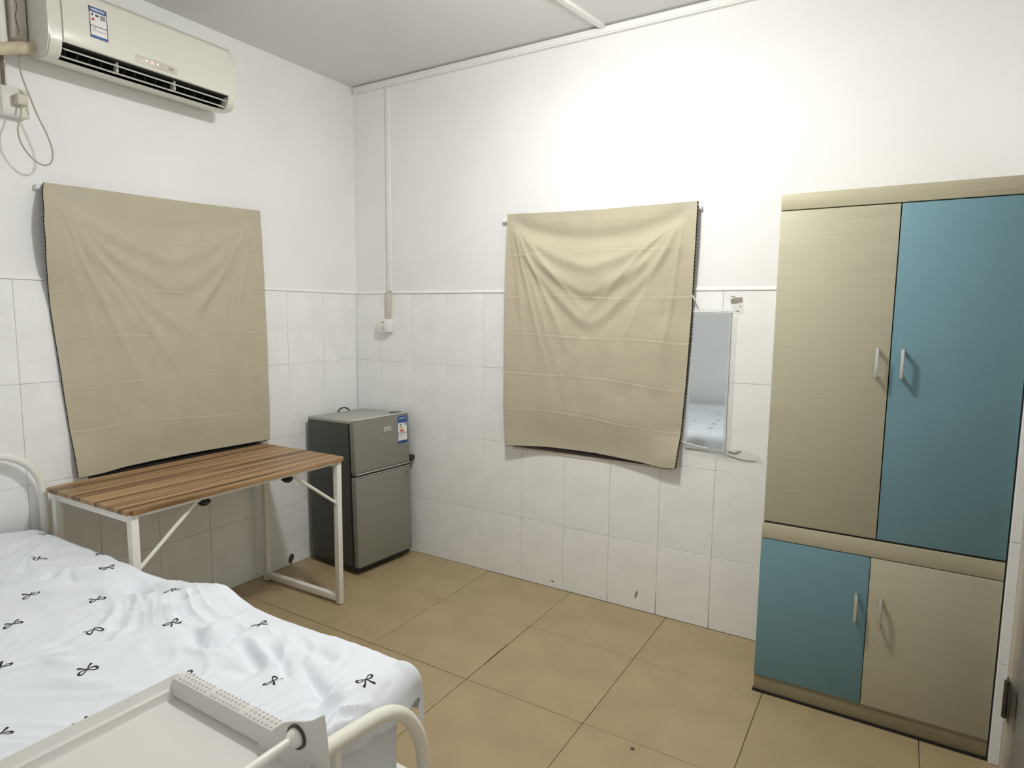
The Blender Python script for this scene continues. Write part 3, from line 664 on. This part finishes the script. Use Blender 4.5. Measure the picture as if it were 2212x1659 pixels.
obj('mattress', box(newbm(), .075, 1.885, -3.205, -1.768, .300, .53, .035, 3), 'mattress', None, label='thick mattress hidden under the pale blue bedding', cat='mattress')

# bed linen ---------------------------------------------------------------
EDGE = [(.05, .570), (.163, .577), (.438, .570), (.656, .580), (.742, .574), (.89, .553), (1.006, .568), (1.10, .590), (1.174, .603), (1.233, .583), (1.303, .566), (1.426, .563), (1.577, .568), (1.681, .576), (1.80, .578), (1.95, .574)]
FOLDS = [
    (-0.03, 0.045, [(0.896, -1.831)]),
    (0.008, 0.016, [(1.139, -2.193), (1.204, -2.152), (1.233, -2.023)]),
    (0.008, 0.014, [(1.02, -1.996), (1.081, -1.92), (1.125, -1.799), (1.179, -1.734)]),
    (-0.008, 0.02, [(1.123, -2.021), (1.191, -1.947), (1.215, -1.844)]),
    (0.007, 0.014, [(1.088, -2.004), (1.171, -1.886), (1.187, -1.807)]),
    (0.006, 0.014, [(0.745, -2.03), (0.846, -1.961), (0.949, -1.879)]),
    (-0.014, 0.018, [(0.415, -1.806), (0.622, -1.774), (0.68, -1.756)]),
    (-0.016, 0.017, [(1.291, -1.898), (1.355, -1.93), (1.418, -1.94), (1.421, -1.891), (1.396, -1.837), (1.403, -1.795)]),
    (0.008, 0.015, [(1.368, -1.914), (1.346, -1.847), (1.343, -1.795)]),
    (-0.013, 0.017, [(1.475, -1.879), (1.541, -1.906), (1.628, -1.936)]),
    (-0.013, 0.017, [(1.537, -1.853), (1.609, -1.875), (1.714, -1.927)]),
    (0.008, 0.016, [(1.489, -1.858), (1.581, -1.893), (1.66, -1.927)]),
    (-0.014, 0.016, [(1.68, -1.867), (1.755, -1.896), (1.817, -1.921), (1.849, -1.957), (1.879, -2.01)]),
    (0.01, 0.013, [(1.831, -1.852), (1.849, -1.93), (1.867, -1.987)]),
    (-0.013, 0.012, [(1.862, -1.907), (1.879, -1.965), (1.895, -2.01)]),
    (0.009, 0.011, [(1.915, -1.82), (1.926, -1.886), (1.917, -1.979)]),
    (-0.01, 0.011, [(1.907, -1.797), (1.926, -1.87), (1.911, -1.95)]),
    (-0.012, 0.01, [(1.966, -1.861), (1.938, -1.942), (1.926, -2.003)]),
    (-0.01, 0.016, [(1.625, -1.807), (1.685, -1.803), (1.749, -1.823)]),
    (0.008, 0.013, [(1.47, -1.854), (1.482, -1.811), (1.505, -1.772)]),
    (0.008, 0.013, [(1.514, -1.773), (1.552, -1.795), (1.601, -1.828)]),
    (-0.012, 0.014, [(1.301, -1.795), (1.298, -1.763), (1.302, -1.732)]),
    (-0.007, 0.02, [(0.769, -2.104), (0.866, -2.076), (0.919, -1.994)]),
    (-0.007, 0.018, [(1.109, -2.143), (1.188, -2.106), (1.208, -2.039)]),
    (0.007, 0.015, [(0.533, -2.029), (0.6, -1.968), (0.64, -1.907)]),
    (-0.008, 0.014, [(0.64, -1.984), (0.64, -1.959), (0.62, -1.938)]),
    (-0.008, 0.012, [(0.625, -1.903), (0.69, -1.927), (0.73, -1.934)]),
    (0.006, 0.016, [(1.344, -2.032), (1.393, -1.979), (1.473, -1.944)]),
    (-0.006, 0.018, [(1.533, -1.985), (1.609, -1.964), (1.657, -1.963)]),
    (0.006, 0.014, [(1.148, -2.254), (1.186, -2.195), (1.247, -2.163)]),
    (-0.006, 0.018, [(1.235, -2.286), (1.291, -2.229), (1.422, -2.167)]),
    (0.006, 0.016, [(1.308, -2.28), (1.403, -2.196), (1.49, -2.123)]),
    (-0.006, 0.016, [(1.5, -2.196), (1.524, -2.142), (1.47, -2.048)]),
]
FBOX = [(min(p[0] for p in P)-3*w_, max(p[0] for p in P)+3*w_, min(p[1] for p in P)-3*w_, max(p[1] for p in P)+3*w_) for a_, w_, P in FOLDS]
def fold_h(x, y):
    h = 0.
    for (a_, w_, P), b in zip(FOLDS, FBOX):
        if x < b[0] or x > b[1] or y < b[2] or y > b[3]: continue
        if len(P) == 1:
            h += a_*math.exp(-((x-P[0][0])**2*.6+(y-P[0][1])**2*1.4)/w_**2); continue
        best = 1e9; bt = 0; n = len(P)-1
        for k in range(n):
            ax, ay = P[k]; bx_, by_ = P[k+1]; dx, dy = bx_-ax, by_-ay; l2 = dx*dx+dy*dy
            t_ = max(0., min(1., ((x-ax)*dx+(y-ay)*dy)/l2)); d = (x-ax-t_*dx)**2+(y-ay-t_*dy)**2
            if d < best: best = d; bt = (k+t_)/n
        h += a_*math.exp(-best/w_**2)*(.25+.75*math.sin(PI*min(1, max(0, bt)))**.6)
    return h
def wrinkle(x, y):
    wx = x+.05*noise.noise(Vector((x*3, y*3, 11))); wy = y+.05*noise.noise(Vector((x*3, y*3, 17)))
    w1 = noise.noise(Vector((x*2.1+3, y*2.6, 0)))*.010
    bend = noise.noise(Vector((x*1.7, y*1.7, 4)))*.55
    a = .35+bend
    s = wx*math.sin(a)+wy*math.cos(a); t_ = wx*math.cos(a)-wy*math.sin(a)
    r1 = 1-abs(noise.noise(Vector((s*9, t_*2.4, 1.7))))*2
    r2 = 1-abs(noise.noise(Vector((s*19, t_*5, 8.2))))*2
    m_ = .5+.5*noise.noise(Vector((x*3.1, y*3.1, 9)))
    w2 = .0095*max(0, r1)**2*(.5+m_)+.0075*max(0, r2)**2*m_
    w3 = noise.noise(Vector((x*13, y*13, 2)))*.0022
    cr = math.exp(-((x-.55)**2/.12+(y+2.05)**2/.10)); w3 += cr*.007*noise.noise(Vector((x*17, y*15, 6)))
    return w1+w2+w3+1.7*fold_h(x, y)-.006
YE, XE, RD = -1.752, 1.868, .052       # where the cover starts to roll over the far side / the foot
def top_z(x, y):
    e = lerp_tab(EDGE, x); k = sstep(-1.76, -1.98, y)
    mid = .590+.014*sstep(.7, .1, x)
    return (e+.012)*(1-k)+mid*k+wrinkle(x, y)*(.25+.75*sstep(-1.72, -1.86, y))
def duvet_pt(a, b, extra=0.):
    """a: length along the bed, b: width coordinate (towards the far side positive)"""
    YE = -1.752-.038*sstep(.95, .75, a)
    x = min(a, XE); y = min(b, YE); oa = max(0, a-XE); ob = max(0, b-YE)
    z = top_z(min(a, XE+.05), min(b, YE+.03))
    dx = dz = dy = 0
    if oa > 0:
        r = .055; t_ = min(oa/r, PI/2); dx = r*math.sin(t_); dz -= r*(1-math.cos(t_))+max(0, oa-r*PI/2)
        dx += .008*math.sin(b*17+1)*sstep(.05, .15, oa)
    if ob > 0:
        t_ = min(ob/RD, PI/2); dy = RD*math.sin(t_); dz -= RD*(1-math.cos(t_))+max(0, ob-RD*PI/2)
        dy += (.010*math.sin(a*14+.5)+.006*math.sin(a*33))*sstep(.04, .14, ob)
    if oa > 0 and ob > 0:
        k = min(oa, ob); dz += .55*k; dx += .10*k*0; dy += -.10*k
    return Vector((x+dx+extra*0, y+dy, z+dz+extra))
dv = empty('duvet', (1.0, -2.4, .56), 'rumpled pale blue duvet printed with small black bows', 'duvet')
A0, A1, B0, B1 = .07, XE+.125, -3.20, YE+.175
g = newbm(); grid(g, lambda u, v: duvet_pt(A0+(A1-A0)*u, B0+(B1-B0)*v), 400, 330)
COVER = BVHTree.FromBMesh(g)
cv = obj('cover', g, 'sheet', dv, recalc=False)
# black bow prints lying on the cover
def strokes():
    out = []
    def loop(sx):
        pts = []
        for i in range(15):
            t_ = 2*PI*i/14
            r = math.sin(t_/2)
            pts.append((sx*(.02+.52*math.sin(t_/2)**1.0*math.cos((t_-PI)*.16)), .02+.30*math.sin(t_/2)*1.0*(.55-.45*math.cos(0))+.17*math.sin(PI-t_)*-1*sx*sx+.16*math.sin(t_/2)))
        return pts, [.026+.034*math.sin(PI*i/14)**2 for i in range(15)]
    for s in (-1, 1): out.append(loop(s))
    for s in (-1, 1): out.append(([(0, .0), (s*.12, -.14), (s*.24, -.30), (s*.42, -.44)], [.03, .035, .05, .075]))
    out.append(([(-.05, .03), (0, .0), (.05, .03)], [.05, .06, .05]))
    return out
def fine(pts, ws, k=3):
    P, W2 = [], []
    for i in range(len(pts)-1):
        for j in range(k):
            t_ = j/k; P.append((pts[i][0]+(pts[i+1][0]-pts[i][0])*t_, pts[i][1]+(pts[i+1][1]-pts[i][1])*t_)); W2.append(ws[i]+(ws[i+1]-ws[i])*t_)
    return P+[pts[-1]], W2+[ws[-1]]
STK = [fine(*q) for q in strokes()]
def bow(x, y, rot, size=.040):
    g = newbm(); c, s = math.cos(rot), math.sin(rot)
    for pts, ws in STK:
        prev = None
        for i, (px, py) in enumerate(pts):
            q0 = pts[max(i-1, 0)]; q1 = pts[min(i+1, len(pts)-1)]; tx, ty = q1[0]-q0[0], q1[1]-q0[1]; l = math.hypot(tx, ty) or 1; nx, ny = -ty/l, tx/l
            row = []
            for k in (-1, 1):
                lx, ly = (px+k*nx*ws[i]*1.12)*size, (py+k*ny*ws[i]*1.12)*size
                hx, hy = x+c*lx-s*ly, y+s*lx+c*ly
                hit = COVER.ray_cast(Vector((hx, hy, 1.0)), Vector((0, 0, -1)))[0]
                row.append(g.verts.new((hit if hit else duvet_pt(hx, hy))+Vector((0, 0, .0009))))
            if prev: g.faces.new((prev[0], prev[1], row[1], row[0]))
            prev = row
    for f in g.faces:
        f.normal_update()
        if f.normal.z < 0: f.normal_flip()
    obj('bow_print', g, 'ink', cv, smooth=False, recalc=False)
UP, DN = PI/2, -PI/2       # loops point towards the head / towards the foot
BOWS = [(.177, -1.785, UP), (.449, -1.916, DN), (.717, -1.831, UP), (.536, -1.757, UP), (.724, -2.048, DN), (.921, -1.960, DN), (1.039, -1.806, UP), (.912, -2.160, DN), (1.117, -2.060, DN), (1.244, -1.925, UP), (1.422, -1.786, UP), (1.114, -2.260, DN), (1.291, -2.156, DN), (1.495, -2.042, UP), (1.694, -1.955, UP), (1.868, -1.838, UP), (1.486, -2.251, DN)]
for k in range(60):
    i, j = k % 10, k//10
    x, y = .25+i*.19+(j % 2)*.095, -2.36-j*.145-(i % 2)*.06
    if x < 1.80 and y > -3.14 and all(math.hypot(x-b[0], y-b[1]) > .13 for b in BOWS): BOWS.append((x, y, UP if (i+j) % 3 else DN))
BOWS += [(1.67, -2.14, UP), (1.66, -2.34, DN), (.30, -2.10, DN), (.52, -2.17, UP), (.72, -2.27, UP)]
for i, (x, y, r) in enumerate(BOWS): bow(x, y, r+.25*math.sin(i*2.4), .036)
# sheet hanging over the mattress at the foot and far side
def sheet_pt(u, v):
    # u runs round: far side from the head to the foot corner, then along the foot
    LS, LF = 1.80, 1.42; s = u*(LS+LF); zt, zb = .545, .18
    z = zt+(zb-zt)*v; fl = sstep(.1, 1, v)
    w_ = (.008*math.sin(s*21)+.006*math.sin(s*47+1))*fl
    cx, cy, r = 1.872, -1.772, .03
    if s < LS-r: return Vector((.09+s, cy+r+w_, z))
    if s < LS+r:
        a = (s-(LS-r))/(2*r)*PI/2; return Vector((cx-.012+(r+w_)*math.sin(a), cy+(r+w_)*math.cos(a), z))
    return Vector((cx+r-.012+w_, cy-(s-LS-r), z))
g = newbm(); grid(g, sheet_pt, 320, 24); obj('bed_sheet', g, 'sheet', None, label='plain pale blue sheet hanging inside the bed footboard below the duvet', cat='sheet')

# ------------------------------------------------------------------ white trolley in the foreground
CX0, CX1, CY1, CY0, CZ = 1.990, 2.302, -2.333, -2.76, .899
ct = empty('storage_trolley', ((CX0+CX1)/2, (CY0+CY1)/2, 0), 'white plastic trolley with a shallow top tray at the bed foot', 'trolley')
def tray(z, name, with_lip=True):
    g = newbm()
    # nested rounded rectangles (inset, height): outer wall, lip, inner step, floor
    prof = [(.006, -.060), (.0, -.012), (.0, -.001), (.0008, 0), (.0022, 0), (.0032, -.0010), (.0095, -.0100), (.0105, -.0106), (.0150, -.0108), (.0160, -.0114), (.0195, -.0205), (.0215, -.0222), (.0260, -.0232), (.08, -.0234)]
    rings = []
    for ins, h in prof:
        x0, x1, y0, y1 = CX0+ins, CX1-ins, CY0+ins, CY1-ins; r = max(.003, .012-ins*.3); ring = []
        for cx, cy, a0 in ((x1-r, y1-r, 0), (x0+r, y1-r, PI/2), (x0+r, y0+r, PI), (x1-r, y0+r, 3*PI/2)):
            for k in range(5): a = a0+PI/2*k/4; ring.append(g.verts.new((cx+r*math.cos(a), cy+r*math.sin(a), z+h)))
        rings.append(ring)
    for A, B in zip(rings, rings[1:]):
        n = len(A)
        for j in range(n): g.faces.new((A[j], A[(j+1) % n], B[(j+1) % n], B[j]))
    g.faces.new(rings[-1])
    return obj(name, g, 'cart', ct)
tr = tray(CZ, 'top_tray'); tray(.52, 'lower_tray'); tray(.16, 'lower_tray')
# perforated rim on the far side of the tray
g = newbm(); nx, ny = 27, 2; x0, x1 = CX0+.022, CX1-.076
prof = [(CY1+.003, CZ-.006), (CY1+.002, CZ+.001), (CY1-.004, CZ+.0035), (CY1-.012, CZ+.003), (CY1-.018, CZ+.0005), (CY1-.022, CZ-.006), (CY1-.024, CZ-.019), (CY1-.018, CZ-.0195), (CY1-.016, CZ-.006)]
prism(g, prof, 'x', CX0+.010, CX1-.061); rim = obj('rim', g, 'cart', tr)
for i in range(nx):
    for j in range(3):
        if (i % 9) == 8: continue
        x = x0+(x1-x0)*i/(nx-1); y = CY1-.0005-j*.0065
        zc = CZ+(.0026, .0036, .0022)[j]
        h = lathe(newbm(), [(.0021, -.0004), (.0021, .0003)], (x+.0016*(j % 2), y, zc), 'z', 8); obj('perforation', h, 'perf', rim)
# end plates that carry the handle bar
def ear(y):
    pts = [(2.330, .80), (2.327, .889), (2.323, .932), (2.319, .962), (2.314, .959), (2.300, .949), (2.287, .943), (2.262, .934), (2.246, .926), (2.231, .913), (2.213, .896), (2.194, .876), (2.179, .856), (2.170, .835), (2.168, .80)]
    g = newbm(); prism(g, [(x, z) for x, z in pts], 'y', y, y+.003); return obj('end_plate', g, 'cart', ct)
for y, s in ((CY1-.026, -1), (CY0+.012, 1)):
    e_ = ear(y)
    yy = y-.0003 if s < 0 else y+.0033
    g = newbm(); R1, R2 = .0150, .0122; pr = [(R2, 0), (R1, 0), (R1, .0025), (R2, .0025), (R2, 0)]
    obj('grommet', lathe(g, [(q[0], (q[1]*s)) for q in pr], (2.274, yy, .920), 'y', 28, cap=False), 'rust', e_)
    obj('bar_end', lathe(newbm(), [(.0035, .0), (.0118, .0), (.0118, .003*s), (.0108, .006*s), (.0090, .009*s), (.0058, .013*s)], (2.274, yy, .920), 'y', 24), 'chrome' if 0 else 'white_metal', e_)
obj('handle_bar', tube(newbm(), [(2.274, CY1-.036, .920), (2.274, CY0+.03, .920)], .0056, 14), 'white_metal', ct)
for x in (CX0+.012, CX1-.012):
    for y in (CY0+.012, CY1-.030):
        lg = obj('upright', tube(newbm(), [(x, y, .05), (x, y, CZ-.024)], .008, 10), 'white_metal', ct)
        obj('castor', lathe(newbm(), [(.004, -.009), (.022, -.009), (.025, -.005), (.025, .005), (.022, .009), (.004, .009)], (x, y, .0255), 'y', 16), 'black', ct)

# ------------------------------------------------------------------ wear on the surfaces
random.seed(12)
def decal_left(pts, m, par, x=.0014):
    g = newbm(); g.faces.new([g.verts.new((x, y, z)) for y, z in pts]); r = bmesh.ops.extrude_face_region(g, geom=list(g.faces)); bmesh.ops.translate(g, verts=[v for v in r['geom'] if isinstance(v, bmesh.types.BMVert)], vec=(-.0004, 0, 0)); return obj('chipped_patch', g, m, par, smooth=False)
decal_left([(-.553, .012), (-.556, .030), (-.551, .045), (-.541, .060), (-.531, .062), (-.520, .056), (-.516, .040), (-.522, .026), (-.530, .016), (-.536, .002), (-.541, .001), (-.541, .012)], 'chip', wall_left)
patch('smudge', 'smudge', wall_back, [(1.838, .058), (1.846, .056), (1.852, .075), (1.858, .092), (1.850, .096), (1.842, .083)], -.0012, .0003)
patch('scuff', 'chip', wall_back, [(1.376, .034), (1.384, .038), (1.394, .036), (1.397, .030), (1.386, .032)], -.0012, .0003)
obj('drill_hole', lathe(newbm(), [(.0075, 0.0006), (.0075, .0011)], (2.194, -.957, 0), 'z', 12), 'chip', floor)
# darker dirt in a few open joints
for x, z0, z1, w_ in ((XK+TW*7-.25+.25-0.0, .0, .11, .0022), (XK+TW*8, 0, .09, .0018), (XK+TW*6, 0, .05, .0014)):
    g = newbm(); g.faces.new([g.verts.new(p) for p in ((x-w_*.5, -.0010, z0), (x+w_*.5, -.0010, z0), (x+w_*.15, -.0010, z1), (x-w_*.15, -.0010, z1))]); obj('dirty_joint', g, 'chip', wall_back, smooth=False)
g = newbm(); pts = []
for i in range(13):
    y = -.60-.022*i; x = FX+FS+.0+.0008*math.sin(i*2); w_ = .0012+.0014*math.sin(PI*i/12)
    pts.append((x, y, w_))
prev = None
for x, y, w_ in [(FX+FS, -.62-.015*i, .0012+.0016*math.sin(PI*i/12)) for i in range(13)]:
    row = (g.verts.new((x-w_, y, .0009)), g.verts.new((x+w_, y, .0009)))
    if prev: g.faces.new((prev[0], prev[1], row[1], row[0]))
    prev = row
obj('dirty_joint', g, 'chip', floor, smooth=False)
